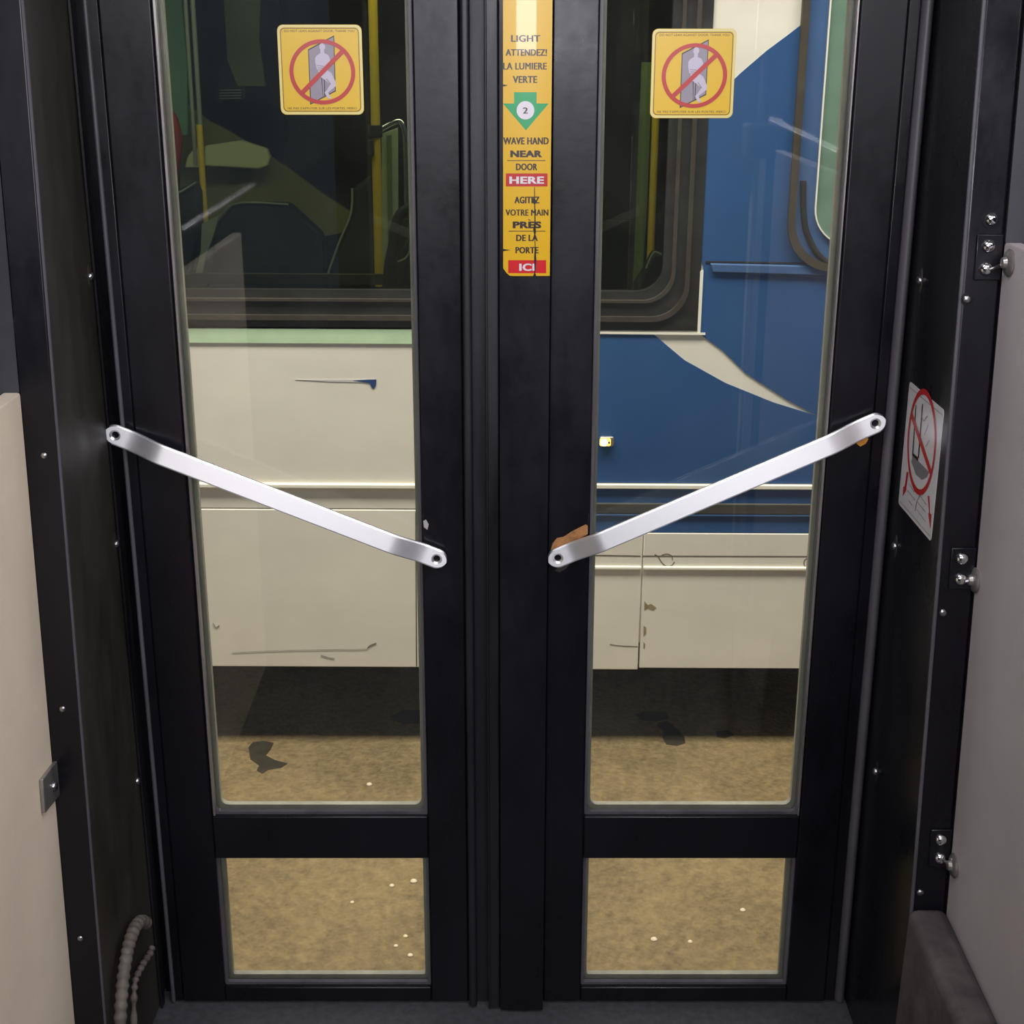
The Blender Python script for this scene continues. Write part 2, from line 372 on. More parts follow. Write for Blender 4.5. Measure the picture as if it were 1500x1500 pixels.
# left clip: a bent steel tongue reaching from the jamb over the cream panel
mb = MB(); P = [PX(a, b, -FX) for a, b in ((79, 1112), (82, 1132), (82, 1164), (60, 1191), (56, 1142))]
n = len(P); mb.add([p + V3(.006, 0, 0) for p in P] + [p + V3(.001, 0, 0) for p in P], [tuple(range(n)), tuple(range(2 * n - 1, n - 1, -1))] + [(i, n + i, n + (i + 1) % n, (i + 1) % n) for i in range(n)], 'trim_metal')
t = empty('panel_clip', sum(P, Vector()) / n); tag(t, 'steel clip holding the cream panel low on the jamb', 'clip', 'panel clips')
mb.o = t.location.copy(); mb.build('tongue', t, bevel=.001)
mb = MB(t.location); mb.dome(PX(72, 1152, -FX) + V3(.006, 0, 0), (1, 0, 0), .0065, .005, 'bolt_metal'); mb.build('bolt', t)
# small chrome clip on top of the cream panel
def clip_top(px, py, x, label):
    p = PX(px, py, x); t = empty('panel_clip', p); tag(t, label, 'clip', 'panel clips'); s = 1 if x < 0 else -1
    mb = MB(p); mb.box(min(p.x, p.x + s * .012), max(p.x, p.x + s * .012), p.y - .02, lean(p.z), p.z - .018, p.z + .018, 'chrome'); mb.build('tongue', t, bevel=.003)
    mb = MB(p); mb.dome(p + V3(s * .012, 0, 0), (s, 0, 0), .007, .006, 'chrome'); mb.build('bolt', t)
clip_top(33, 480, -FX - .002, 'chrome clip above the top corner of the cream panel')
def clip_pair(b1, b2, hook, label):
    """plate with two dome bolts on the flange and a round cup gripping the panel"""
    p1, p2 = PW(*b1), PW(*b2); c = (p1 + p2) / 2; t = empty('panel_clip', c); tag(t, label, 'clip', 'panel clips')
    mb = MB(c); h = abs(p1.z - p2.z) / 2 + .014
    z0, z1 = c.z - h, c.z + h
    mb.hexa([(c.x - .014, lean(z0) - .003, z0), (FX - .001, lean(z0) - .003, z0), (FX - .001, lean(z0), z0), (c.x - .014, lean(z0), z0),
             (c.x - .014, lean(z1) - .003, z1), (FX - .001, lean(z1) - .003, z1), (FX - .001, lean(z1), z1), (c.x - .014, lean(z1), z1)], 'black_paint')
    mb.build('plate', t, bevel=.0015)
    for p in (p1, p2):
        mb = MB(c); mb.dome(p + V3(0, -.003, 0), (0, -1, .07), .0078, .0065, 'chrome'); mb.build('bolt', t)
    if hook:
        q = PX(*hook, FX); mb = MB(c)
        mb.lathe(q, (-1, 0, 0), [(.016, 0), (.0165, .002), (.014, .0045), (.008, .006), (.006, .010), (.003, .011)], 'trim_metal', 22); mb.build('cup_washer', t)
        mb = MB(c); mb.tube([p2 + V3(.004, -.006, -.002), (p2 + q) / 2 + V3(0, -.005, 0), q + V3(-.006, 0, 0)], .0025, 'bolt_metal', 8); mb.build('pin', t)
clip_pair((1447, 360), (1443, 393), (1480, 385), 'upper clip with two dome bolts on the grey panel jamb')
clip_pair((1408, 817), (1406, 847), (1430, 850), 'middle clip with two dome bolts below the white sticker')
clip_pair((1377, 1228), (1376, 1255), (1399, 1268), 'lowest clip with two dome bolts above the floor box')
flange_bolt(1452, 321, jr, .0075, .006, 'chrome')

# dusty box at the foot of the right jamb
A = PY(1321, 1356, lean(.70) - .012); B_ = PX(1393, 1343, FX - .001)
zt = B_.z; P2 = PX(1448, 1460, FX - .001)
bx = MB()
L0 = (.528, -.285); sl = (P2.z - B_.z) / (P2.y - B_.y)
yb_ = -.272; yf = -.70
zz = lambda y: zt + sl * (y - B_.y) if y < B_.y else zt
bx.hexa([(.520, yf, FL), (FX - .001, yf, FL), (FX - .001, lean(FL) - .001, FL), (.524, lean(FL) - .001, FL),
         (.540, yf, zz(yf)), (FX - .001, yf, zz(yf)), (FX - .001, lean(zt) - .001, zt), (.540, lean(zt) - .001, zt)], 'dusty_black')
bxo = tag(bx.build('floor_box', bevel=.012, seg=3), 'dusty black sloping box on the floor at the foot of the grey panel', 'box')

# ribbed hose curling out of the left jamb near the floor
hp = [(214, 1352), (207, 1349), (200, 1355), (194, 1367), (189, 1383), (185, 1402), (181.5, 1424), (179, 1448), (177, 1475), (176, 1505), (176, 1540)]
def smooth_path(P, k=8):
    out = []
    for i in range(len(P) - 1):
        p0, p1, p2, p3 = P[max(i - 1, 0)], P[i], P[i + 1], P[min(i + 2, len(P) - 1)]
        for q in range(k):
            t = q / k
            out.append(.5 * ((2 * p1) + (p2 - p0) * t + (2 * p0 - 5 * p1 + 4 * p2 - p3) * t * t + (3 * p1 - p0 - 3 * p2 + p3) * t ** 3))
    return out + [P[-1]]
path = smooth_path([PX(a, b, JL + .012) for a, b in hp], 9)
mb = MB(); mb.tube(path, [.0088 + .0011 * math.sin(i * 1.25) for i in range(len(path))], 'hose_rubber', 14)
hs = mb.build('ribbed_hose'); tag(hs, 'grey ribbed rubber hose arching along the foot of the black brown jamb', 'hose')
hp2 = [(223, 1388), (219, 1398), (212, 1408), (206, 1419), (200, 1431), (197, 1445), (196, 1470), (196, 1520)]
path = smooth_path([PX(a, b, JL + .008) for a, b in hp2], 9)
mb = MB(); mb.tube(path, [.0042 + .0014 * math.sin(i * 1.0) for i in range(len(path))], 'hose_rubber', 10)
tag(mb.build('ribbed_hose'), 'thin beaded hose curled inside the grey ribbed hose', 'hose')

# ------------------------------------------------------------------ the two door leaves
ZB, ZT = FL + .004, 2.06
R1, R2 = PY(741, 1197).z, PY(741, 1258).z       # middle rail
ZL = PY(741, 1447).z                            # foot of the lower pane
TY = 0.042                                      # leaf thickness
def door_leaf(name, sgn, label):
    """sgn -1: leaf meeting on its right edge; +1: on its left edge. x is mirrored about 0"""
    root = empty(name, (sgn * .29, .02, ZB)); tag(root, label, 'door', kind='structure'); o = root.location.copy()
    def X2(a, b): return (a, b) if sgn > 0 else (-b, -a)
    xo = .528 if sgn > 0 else .534
    def stile(nm, a, b, m='black_paint', bev=.003):
        mb = MB(o); x0, x1 = X2(a, b); mb.box(x0, x1, 0, TY, ZB, ZT, m); return mb.build(nm, root, bevel=bev)
    stile('stile', .059, .120); so = stile('stile', .450, xo - .016)
    mb = MB(o); x0, x1 = X2(xo - .016, xo); mb.box(x0, x1, .003, TY, ZB, ZT, 'black_paint'); mb.build('edge_channel', root, bevel=.002)
    x0, x1 = X2(.120, .450)
    mb = MB(o); mb.box(x0, x1, .001, TY, R2, R1, 'black_paint'); mb.build('middle_rail', root, bevel=.002)
    mb = MB(o); mb.box(x0, x1, .001, TY, ZB, ZL, 'black_paint'); mb.build('bottom_rail', root, bevel=.002)
    mb = MB(o); mb.box(x0, x1, .001, TY, 1.96, ZT, 'black_paint'); mb.build('top_rail', root, bevel=.002)
    # hinge side rubber
    if sgn > 0:
        mb = MB(o); prof = [(xo, .03)] + [(xo + .009 - .009 * math.cos(R(a)), .016 - .018 * math.sin(R(a))) for a in range(0, 181, 15)] + [(xo + .018, .03)]
        mb.profile(prof, ZB, ZT, 'seal_rubber'); mb.build('hinge_seal', root)
    else:
        mb = MB(o); mb.tube([(-xo, .002, ZB), (-xo, .002, ZT)], .0032, 'seal_rubber', 12); mb.build('hinge_seal', root)
    # panes, each with its rounded gasket behind and a thin bead in front
    for (z0, z1, rad) in ((R1, 1.96, .012), (ZL, R2, .004)):
        mb = MB(o); mb.box(x0, x1, .018, .023, z0, z1, 'door_glass'); pane = mb.build('glass_pane', root, smooth=False)
        po = rr(x0, z0, x1, z1, .002); pi = rr(x0 + .010, z0 + .008, x1 - .010, z1 - .008, rad)
        mb = MB(o); mb.ring(po, pi, .024, .034, 'pale_gasket'); mb.build('gasket', root)
        pi2 = rr(x0 + .0045, z0 + .0045, x1 - .0045, z1 - .0045, rad * .8)
        mb = MB(o); mb.ring(po, pi2, .009, .017, 'seal_rubber'); mb.build('glazing_bead', root)
    # bright metal strip along the hinge side of the upper pane and the meeting stile
    xs = (.4465, .4485) if sgn > 0 else (.4445, .4475)
    mb = MB(o); a, b = X2(*xs); mb.box(a, b, .0005, .009, R1 + .002, 1.958, 'trim_metal'); mb.build('glazing_strip', root)
    return root
dl = door_leaf('door_1', -1, 'black glazed bus door leaf beside the black brown jamb')
dr = door_leaf('door_2', 1, 'black glazed bus door leaf with the yellow instruction strip')
def child(mb, name, root, **k):
    mb.o = root.location.copy(); return mb.build(name, root, **k)
def rib(x0, x1, y, r_=.005, back=.03):
    P = [(x0, back)]
    P += [(x0 + r_ - r_ * math.cos(R(a)), y + r_ - r_ * math.sin(R(a))) for a in range(0, 91, 15)]
    P += [(x1 - r_ + r_ * math.sin(R(a)), y + r_ - r_ * math.cos(R(a))) for a in range(0, 91, 15)]
    return P + [(x1, back)]
mb = MB(); mb.profile(rib(-.0588, -.046, -.011, .005), ZB, ZT, 'black_rubber'); child(mb, 'meeting_seal', dl)
mb = MB(); mb.box(-.0588, -.028, .004, .03, ZB, ZT, 'black_rubber'); mb.box(-.030, -.004, .031, .037, ZB, ZT, 'black_rubber'); child(mb, 'seal_groove', dl)
mb = MB(); mb.profile(rib(-.0277, -.0095, -.014, .0025), ZB, ZT, 'black_rubber'); child(mb, 'meeting_seal', dr)
mb = MB(); mb.profile(rib(-.0277, -.0245, -.0165, .0015), ZB, ZT, 'black_rubber'); child(mb, 'seal_lip', dr)
# raised touch edge that carries the instruction strip: a shallow crown
AX0, AX1, AS = -.0082, .0588, .0014
def crown(x):
    u = (x - (AX0 + AX1) / 2) / ((AX1 - AX0) / 2); return -.020 - AS * (1 - u * u)
prof = [(AX0, .03)] + [(AX0 + (AX1 - AX0) * k / 16, crown(AX0 + (AX1 - AX0) * k / 16)) for k in range(17)] + [(AX1, .03)]
mb = MB(); mb.profile(prof, ZB, ZT, 'black_paint'); child(mb, 'touch_edge', dr)
# worn patches where older handles were fixed
def wear(root, px, m, name='worn_patch', y=-.0004):
    mb = MB(); P = [(q.x, q.z) for q in [PY(a, b, 0) for a, b in px]]; mb.slab(P, y, .0005, m); child(mb, name, root, smooth=False)
wear(dr, [(810, 795), (816, 788), (826, 786), (838, 778), (850, 772), (858, 768), (861, 770), (861, 782), (848, 790), (832, 797), (818, 806), (806, 808)], 'worn_wood')
wear(dr, [(812, 836), (822, 828), (836, 824), (830, 832), (820, 838)], 'brown_black')
wear(dr, [(1254, 640), (1268, 636), (1272, 643), (1268, 650), (1260, 654), (1255, 650)], 'orange_wear')
wear(dl, [(620, 763), (624, 761), (628, 768), (626, 776), (621, 772)], 'grey_panel')

# ------------------------------------------------------------------ grab bars
def cut_holes(o, pts, axis, base):
    """countersunk screw holes"""
    for p in pts:
        mb = MB(); a = Vector(axis).normalized()
        mb.lathe(Vector(p) - a * .02, axis, [(.0050, 0), (.0050, .02 + base - .0022), (.0092, .02 + base + .0012), (.0092, .02 + base + .02)], 'steel', 24)
        c = mb.build('cutter', smooth=False); bpy.context.view_layer.update()
        bo = o.modifiers.new('b', 'BOOLEAN'); bo.object = c; bo.solver = 'EXACT'
        bpy.context.view_layer.update()
        me = bpy.data.meshes.new_from_object(o.evaluated_get(bpy.context.evaluated_depsgraph_get()))
        o.modifiers.clear(); o.data = me; bpy.data.objects.remove(c)
    o.data.polygons.foreach_set('use_smooth', [True] * len(o.data.polygons)); o.data.set_sharp_from_angle(angle=R(28))
def steel_for(w):
    """steel brushed along the bar: the highlight spreads across the grain, along w"""
    m = mat('brushed_steel', (0.93, 0.93, 0.94), 0.45, 0.95, aniso=.8); nt = m.node_tree
    c = nt.nodes.new('ShaderNodeCombineXYZ')
    for i in range(3): c.inputs[i].default_value = w[i]
    nt.links.new(c.outputs[0], nt.nodes['Principled BSDF'].inputs['Tangent']); return m
def grab_bar(p0, p1, label):
    a = PY(*p0, -.006); b = PY(*p1, -.006); d = b - a; L = d.length; d.normalize(); n = Vector((0, -1, 0)); wv = d.cross(n)
    r_ = .0147; lift = .010; T = .005
    sm = steel_for(wv)
    ss = [-r_ * math.cos(R(q)) for q in range(0, 91, 9)] + [.012 + .063 * k / 20 for k in range(21)] + [L / 2]
    ss = ss + [L - s for s in reversed(ss[:-1])]
    vs = []; fs = []
    for s in ss:
        e = min(s, L - s); hw = math.sqrt(max(r_ * r_ - min(e, 0) ** 2, 1e-8)) if e < 0 else r_
        q = min(max((e - .016) / .055, 0), 1); h = lift * q * q * (3 - 2 * q)
        ch = min(.0022, hw * .5)
        for (uu, hh) in ((-hw, 0), (-hw, T - .0016), (-hw + ch, T), (hw - ch, T), (hw, T - .0016), (hw, 0)):
            vs.append(a + d * s + wv * uu + n * (h + hh + .0012))
    k = 6
    for i in range(len(ss) - 1): fs += [(i * k + q, i * k + (q + 1) % k, (i + 1) * k + (q + 1) % k, (i + 1) * k + q) for q in range(k)]
    fs += [tuple(range(k - 1, -1, -1)), tuple((len(ss) - 1) * k + q for q in range(k))]
    mb = MB((a + b) / 2); mb.add(vs, fs, sm); o = mb.build('grab_bar')
    cut_holes(o, [a, b], (0, -1, 0), T + .0012)
    # two standoff washers on the stiles carry it
    for p in (a, b):
        w_ = MB((a + b) / 2); yb = -.0062 if True else 0
        w_.lathe((p.x, -.0072, p.z), (0, 1, 0), [(.0075, 0), (.0078, .0005), (.0078, .0068), (.0075, .0072)], 'black_paint', 20); w_.build('standoff', o)
    return tag(o, label, 'grab bar', 'steel grab bars')
grab_bar((170, 636), (640, 817), 'brushed steel grab bar sloping down to the centre from the black brown jamb')
grab_bar((1281, 619), (817, 816), 'brushed steel grab bar rising from the centre across the blue half')

# ------------------------------------------------------------------ stickers
def lean_sticker(px, label):
    """square yellow warning: do not lean against the door"""
    P = [PY(a, b, .0172) for a, b in px]         # bl, br, tr, tl
    x0 = (P[0].x + P[3].x) / 2; x1 = (P[1].x + P[2].x) / 2; z0 = (P[0].z + P[1].z) / 2; z1 = (P[2].z + P[3].z) / 2
    c = V3((x0 + x1) / 2, .0172, (z0 + z1) / 2); W_, Hh = x1 - x0, z1 - z0
    mb = MB(c)
    ly = lambda k: (lambda u, v: (x0 + u * W_, .0172 - .0002 * k, z0 + v * Hh))
    R_ = lambda m_, r_: rr(m_, m_, 1 - m_, 1 - m_, r_, 6)
    mb.prism(R_(0, .07), ly(-3), ly(1), 'p_yellow')
    mb.ring(R_(0.004, .07), R_(.028, .055), 0, 0, 'p_cream', lambda a, b, h: ly(2)(a, b))
    mb.ring(R_(.036, .05), R_(.043, .045), 0, 0, 'p_ink', lambda a, b, h: ly(2)(a, b))
    N = lambda pts: [((a - 50 - (1 - (b - 115) / 1270) * 0 - 55 * (b - 115) / 1270) / 1160, 1 - (b - 120) / 1275) for a, b in pts]
    door = N([(480, 465), (838, 268), (868, 1060), (512, 1252)])
    mb.flat(door, ly(2), 'p_ink')
    mb.flat(N([(492, 478), (828, 292), (856, 1048), (524, 1230)]), ly(3), 'p_grey')
    mb.flat(N([(664, 860), (712, 850), (722, 1140), (690, 1156)]), ly(3.5), 'p_ink')
    mb.flat(N([(676, 870), (700, 862), (708, 1132), (694, 1140)]), ly(4), 'p_grey')
    # leaning figure: head, trunk with folded arms, legs
    mb.flat(circ(*N([(676, 430)])[0], .036, .04, 20), ly(5), 'p_pale')
    mb.flat(N([(652, 455), (700, 455), (706, 520), (760, 545), (785, 600), (790, 690), (752, 760), (805, 800), (872, 935), (868, 985), (760, 1075), (778, 1110), (810, 1160), (760, 1165), (712, 1075), (745, 1040), (790, 960), (720, 900), (650, 850), (622, 770), (604, 748), (582, 660), (578, 590), (604, 548), (650, 520)]), ly(4.5), 'p_pale')
    for (q, r__) in (((604, 690), (700, 700)), ((612, 722), (690, 728)), ((606, 750), (670, 752))):
        mb.flat(N([q, r__, (r__[0], r__[1] + 9), (q[0], q[1] + 9)]), ly(5.5), 'p_midgrey')
    mb.flat(N([(730, 880), (738, 876), (800, 955), (790, 962)]), ly(5.5), 'p_midgrey')
    C = N([(680, 785)])[0]
    mb.ring(circ(*C, .392, .362, 64), circ(*C, .344, .317, 64), 0, 0, 'p_red', lambda a, b, h: ly(6)(a, b))
    d = V3(.707, .653, 0).normalized(); nn = V3(-d.y, d.x, 0) * .026; e = .355
    mb.flat([(C[0] - d.x * e + nn.x, C[1] - d.y * e + nn.y), (C[0] + d.x * e + nn.x, C[1] + d.y * e + nn.y), (C[0] + d.x * e - nn.x, C[1] + d.y * e - nn.y), (C[0] - d.x * e - nn.x, C[1] - d.y * e - nn.y)], ly(6.7), 'p_red')
    put_text(mb, 'DO NOT LEAN AGAINST DOOR, THANK YOU', .5, .918, .83, .028, ly(2), 'p_ink')
    put_text(mb, "NE PAS S'APPUYER SUR LES PORTES, MERCI", .5, .060, .83, .026, ly(2), 'p_ink', .01)
    o = mb.build('door_sticker', smooth=False)
    return tag(o, label, 'sticker', 'yellow door stickers')
lean_sticker([(411, 167), (534, 169), (529, 37), (406, 35)], 'square yellow no leaning sticker on the pane before the seats')
lean_sticker([(953, 172), (1075, 174), (1077, 43), (955, 41)], 'square yellow no leaning sticker on the pane before the blue paint')

# yellow instruction strip on the touch edge
def strip():
    bl = PY(737.5, 404.5, -.023); tr = PY(806, 20, -.023)
    xa, xb = PY(737, 300, -.022).x, AX1 - .0004
    zt_, zb_ = PY(741, -40, -.023).z, bl.z
    c = V3((xa + xb) / 2, -.024, (zt_ + zb_) / 2); mb = MB(c)
    def ly(k): return lambda x, z: (x, crown(min(max(x, AX0), AX1)) - .0004 - .00016 * k, z)
    K = 14; ch = .010
    xs = [xa + (xb - xa) * i / K for i in range(K + 1)]
    bot = lambda x: zb_ + (ch * max(0, 1 - (x - xa) / ch) ** 1.6 if x < xa + ch else 0)
    vs = []; fs = []
    for x in xs: vs += [ly(0)(x, bot(x)), ly(0)(x, zt_), (x, crown(x) + .0002, bot(x)), (x, crown(x) + .0002, zt_)]
    for i in range(K): fs += [(4 * i, 4 * i + 4, 4 * i + 5, 4 * i + 1), (4 * i, 4 * i + 2, 4 * i + 6, 4 * i + 4)]
    fs += [(0, 1, 3, 2), (4 * K, 4 * K + 2, 4 * K + 3, 4 * K + 1)]
    mb.add(vs, fs, 'p_amber')
    def Q(px, py): p = PY(px, py, crown(PY(px, py, -.023).x)); return (p.x, p.z)
    def line(s, py, w, h, cx, m='p_ink', bold=.009, k=2.0):
        a = Q(cx, py); x0, x1 = Q(cx - w / 2, py)[0], Q(cx + w / 2, py)[0]; hz = Q(cx, py - h / 2)[1] - Q(cx, py + h / 2)[1]
        for j, dx in enumerate((-.00038, 0, .00038)):  # heavy strokes
            put_text(mb, s, (x0 + x1) / 2 + dx, a[1] - hz / 2, x1 - x0, hz, ly(k + j * .25), m, bold)
    line('LIGHT', 56, 42, 10, 770); line('ATTENDEZ!', 76.5, 60, 10, 771); line('LA LUMIERE', 96.5, 63, 10.5, 769); line('VERTE', 116, 35, 10.5, 769)
    def poly(pts, m, k):
        P = [Q(a, b) for a, b in pts]; mb.flat(P, ly(k), m)
    def band(x0, x1, y0, y1, m, k, n=8):
        for i in range(n):
            a, b = x0 + (x1 - x0) * i / n, x0 + (x1 - x0) * (i + 1) / n
            poly([(a, y0), (b, y0), (b, y1), (a, y1)], m, k)
    band(753, 786, 135, 152, 'p_green', 1)
    for i in range(8):                             # arrow head in strips so that it follows the crown
        a, b = 737 + 66 * i / 8, 737 + 66 * (i + 1) / 8; f = lambda q: 191 - 39.5 * abs(q - 770.3) / 33.5
        poly([(a, 151.5), (b, 151.5), (b, max(f(b), 151.6))] + ([(770.3, 191)] if a < 770.3 < b else []) + [(a, max(f(a), 151.6))], 'p_green', 1)
    for i in range(1):
        poly(circ(769.7, 161.5, 13, 13.5, 30), 'p_white', 3.4)
    line('2', 161.5, 6.5, 9.5, 769.7, 'p_ink', .0, 5)
    line('WAVE HAND', 206, 66, 10.5, 770.5); line('NEAR', 225, 46, 9.5, 771, 'p_ink', .035)
    band(743, 799, 234.6, 235.6, 'p_ink', 1.5); line('DOOR', 244, 30.5, 10, 771.5)
    band(741, 802, 254, 273, 'p_red', 1.2); line('HERE', 263.5, 50, 10.5, 771.5, 'p_white', .025, 3)
    line('AGITEZ', 292.5, 36, 10, 772); line('VOTRE MAIN', 311, 62, 9.5, 772); line('PRES', 329, 41, 9.5, 772, 'p_ink', .035)
    poly([(773, 321), (776, 321.5), (778, 323), (775, 322.8)], 'p_ink', 2)
    band(745, 799, 338, 339, 'p_ink', 1.5); line('DE LA', 348, 31, 9.5, 772); line('PORTE', 366, 33, 9.5, 772)
    band(744.5, 800, 381, 400, 'p_red2', 1.2); line('ICI', 391, 22, 10.5, 772, 'p_white', .025, 3)
    # cracks and nicks in the film
    poly([(782.6, 274), (783.4, 274), (784, 300), (785, 340), (783.8, 345), (784.6, 362), (785.6, 380), (784.2, 400), (786, 405), (780.6, 405), (783, 399), (782.4, 378), (783.4, 360), (782.8, 345), (781, 336), (783, 325), (782.6, 300)], 'p_black', 3.6)
    poly([(736.2, 123.5), (741, 124.2), (744, 125), (740, 126), (736.2, 127)], 'p_black', 3); poly([(736.6, 364.5), (743, 365.4), (748, 366), (741, 367), (736.6, 368)], 'p_black', 3)
    poly([(781, 289), (786, 294), (785, 298), (782.5, 299), (780, 295)], 'p_ink', 3)
    tag(mb.build('instruction_strip'), 'tall yellow strip with black lettering and green arrow on the door edge', 'sticker')
strip()

# white prohibition sticker on the right jamb
def jamb_sticker():
    x = JR; zt_, zb_ = 1.384, 1.2103; y0, y1 = -.037, -.1945     # y0 door side, y1 near side
    c = V3(x, (y0 + y1) / 2, (zt_ + zb_) / 2); mb = MB(c); Wd = y0 - y1; Hd = zt_ - zb_
    ly = lambda k: (lambda u, v: (x - .0006 - .00022 * k, y0 - u * Wd, zb_ + v * Hd))
    mb.prism(rr(0, 0, 1, 1, .035, 5), ly(-3), ly(0), 'p_sheet')
    mb.flat([(.02, .955), (.98, .955), (.98, .961), (.02, .961)], ly(1), 'p_midgrey'); mb.flat([(.04, .03), (.97, .03), (.97, .036), (.04, .036)], ly(1), 'p_midgrey')
    N = lambda pts: [PX(1300 + a / 5.56, 540 + b / 5.556, x) for a, b in pts]
    def UV(pts): return [((y0 - p.y) / Wd, (p.z - zb_) / Hd) for p in N(pts)]
    C = UV([(282, 598)])[0]; rx, rz = .40, .405
    edge = circ(*C, rx, rz, 56); inner = circ(*C, rx * .9, rz * .89, 56)
    # grey block and the two uprights inside the circle, with wisps
    mb.flat(UV([(208, 705), (256, 752), (345, 842), (325, 885), (285, 905), (235, 860), (200, 760)]), ly(1), 'p_midgrey')
    mb.flat(UV([(208, 680), (254, 722), (256, 752), (206, 705)]), ly(2), 'p_ink')
    mb.flat(UV([(234, 300), (242, 292), (216, 690), (208, 682)]), ly(2), 'p_ink'); mb.flat(UV([(288, 285), (295, 290), (262, 730), (253, 722)]), ly(2), 'p_ink')
    for q in ([(285, 395), (300, 420), (325, 385), (327, 391), (300, 430), (284, 404)], [(318, 400), (335, 380), (336, 386), (319, 408)], [(340, 460), (305, 545), (303, 538), (337, 455)], [(348, 585), (318, 640), (316, 632), (345, 580)]):
        mb.flat(UV(q), ly(1.5), 'p_line')
    mb.ring(edge, inner, 0, 0, 'p_red', lambda a, b, h: ly(3)(a, b))
    mb.flat(UV([(196, 388), (208, 350), (368, 832), (352, 862)]), ly(3.2), 'p_red')
    mb.flat(UV([(163, 840), (177, 845), (160, 965), (158, 990), (130, 1040), (135, 960), (146, 958)]), ly(2), 'p_red')
    mb.flat(UV([(333, 1035), (347, 1038), (352, 1180), (364, 1185), (354, 1310), (338, 1178), (345, 1175)]), ly(2), 'p_red')
    # two short columns of small print, split by a brace: too small to read
    for (a, b, e, f) in ((180, 935, 228, 1000), (168, 985, 230, 1065), (180, 1068, 208, 1110), (258, 1010, 325, 1105), (250, 1080, 318, 1165), (247, 1145, 318, 1245)):
        k = 7
        for i in range(k):
            u0, u1 = i / k, (i + random.uniform(.55, .85)) / k; h = random.choice((9, 11, 14))
            g_ = lambda t: (a + (e - a) * t, b + (f - b) * t)
            p, q = g_(u0), g_(u1); mb.flat(UV([p, q, (q[0], q[1] + h), (p[0], p[1] + h)]), ly(1.5), 'p_line' if i % 3 else 'p_midgrey')
    mb.flat(UV([(262, 985), (258, 1010), (264, 1035), (240, 1085), (228, 1160), (233, 1160), (246, 1085), (270, 1038), (262, 1012), (266, 988)]), ly(1.5), 'p_midgrey')
    tag(mb.build('prohibition_sticker', smooth=False), 'white sticker with a red prohibition circle on the black jamb', 'sticker')
jamb_sticker()

# ------------------------------------------------------------------ rails inside our bus, seen mirrored in the panes
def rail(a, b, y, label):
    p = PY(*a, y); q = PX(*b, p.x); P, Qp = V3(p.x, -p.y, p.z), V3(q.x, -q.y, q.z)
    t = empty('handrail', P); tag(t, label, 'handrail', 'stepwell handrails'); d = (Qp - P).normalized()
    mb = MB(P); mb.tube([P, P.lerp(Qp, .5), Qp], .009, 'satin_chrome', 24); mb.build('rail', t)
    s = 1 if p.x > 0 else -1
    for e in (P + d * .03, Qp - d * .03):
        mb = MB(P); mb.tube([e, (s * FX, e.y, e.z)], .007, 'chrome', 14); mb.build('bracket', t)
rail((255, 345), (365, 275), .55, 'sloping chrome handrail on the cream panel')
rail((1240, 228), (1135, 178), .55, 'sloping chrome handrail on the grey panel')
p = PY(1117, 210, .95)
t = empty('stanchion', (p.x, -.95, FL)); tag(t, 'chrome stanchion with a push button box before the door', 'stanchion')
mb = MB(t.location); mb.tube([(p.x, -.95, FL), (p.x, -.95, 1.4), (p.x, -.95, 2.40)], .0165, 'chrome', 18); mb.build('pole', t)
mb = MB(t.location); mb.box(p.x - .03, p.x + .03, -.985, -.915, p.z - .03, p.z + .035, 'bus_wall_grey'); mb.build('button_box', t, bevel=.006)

# ------------------------------------------------------------------ the other bus
mat('bus_cream', srgb(212, 205, 192), 0.38, noise=(2.5, .07, (1, 1, 2)), coat=.1, bump=(7, .03, .01))
mat('bus_cream_bright', srgb(224, 218, 204), 0.35, coat=.1)  # lighter cream for trim; on the ridges it paints in their highlight
mat('bus_mint', srgb(178, 200, 165), 0.4, noise=(12, .1, (1, 1, 1)))
mat('bus_blue', srgb(42, 76, 121), 0.36, noise=(3, .10, (1, 1, 1)), coat=.12, bump=(9, .03, .01))
mat('bus_blue_pale', srgb(60, 87, 127), 0.4, noise=(3, .10, (1, 1, 1)), coat=.1)
mat('bus_blue_dark', srgb(34, 52, 84), 0.4, noise=(6, .25, (.3, 1, 2)))
mat('grime', srgb(52, 50, 44), 0.7, noise=(16, .5, (.25, 1, 1)))
mat('seam', srgb(84, 78, 64), 0.8)
mat('rust', srgb(136, 122, 92), 0.8, noise=(60, .3, (1, 1, 1)))
mat('seam_dark', srgb(26, 26, 26), 0.8)
mat('window_rubber', (0.016, 0.015, 0.013), 0.45, noise=(30, .5, (.3, 1, 1)), bump=(80, .1, .001))
mat('rubber_ridge', (0.038, 0.031, 0.023), 0.5, noise=(30, .3, (1, 1, 1)))
mat('brown_rubber', (0.045, 0.034, 0.022), 0.55, noise=(30, .3, (1, 1, 1)))
mat('sash_brown', (0.07, 0.06, 0.038), 0.5, noise=(30, .3, (1, 1, 1)))
mat('blue_ink', srgb(40, 62, 110), 0.4)
mat('blue_smear', srgb(190, 186, 182), 0.4)
mat('bright_interior_green', srgb(100, 124, 108), 0.3, noise=(4, .2, (1, 1, 2)))  # flat colour of the bright interior seen through the third window
mat('amber_lens', (1, .45, .05), 0.2, emit=((1.0, .50, .08), 3.0))
mat('amber_bulb', (1, .8, .4), 0.3, emit=((1.0, .78, .30), 14.0))
mat('under_black', (0.012, 0.012, 0.01), 0.8)
mat('in_dark', (0.010, 0.013, 0.012), 0.7)
mat('in_teal', (0.016, 0.023, 0.022), 0.6, noise=(4, .3, (1, 1, 1)))
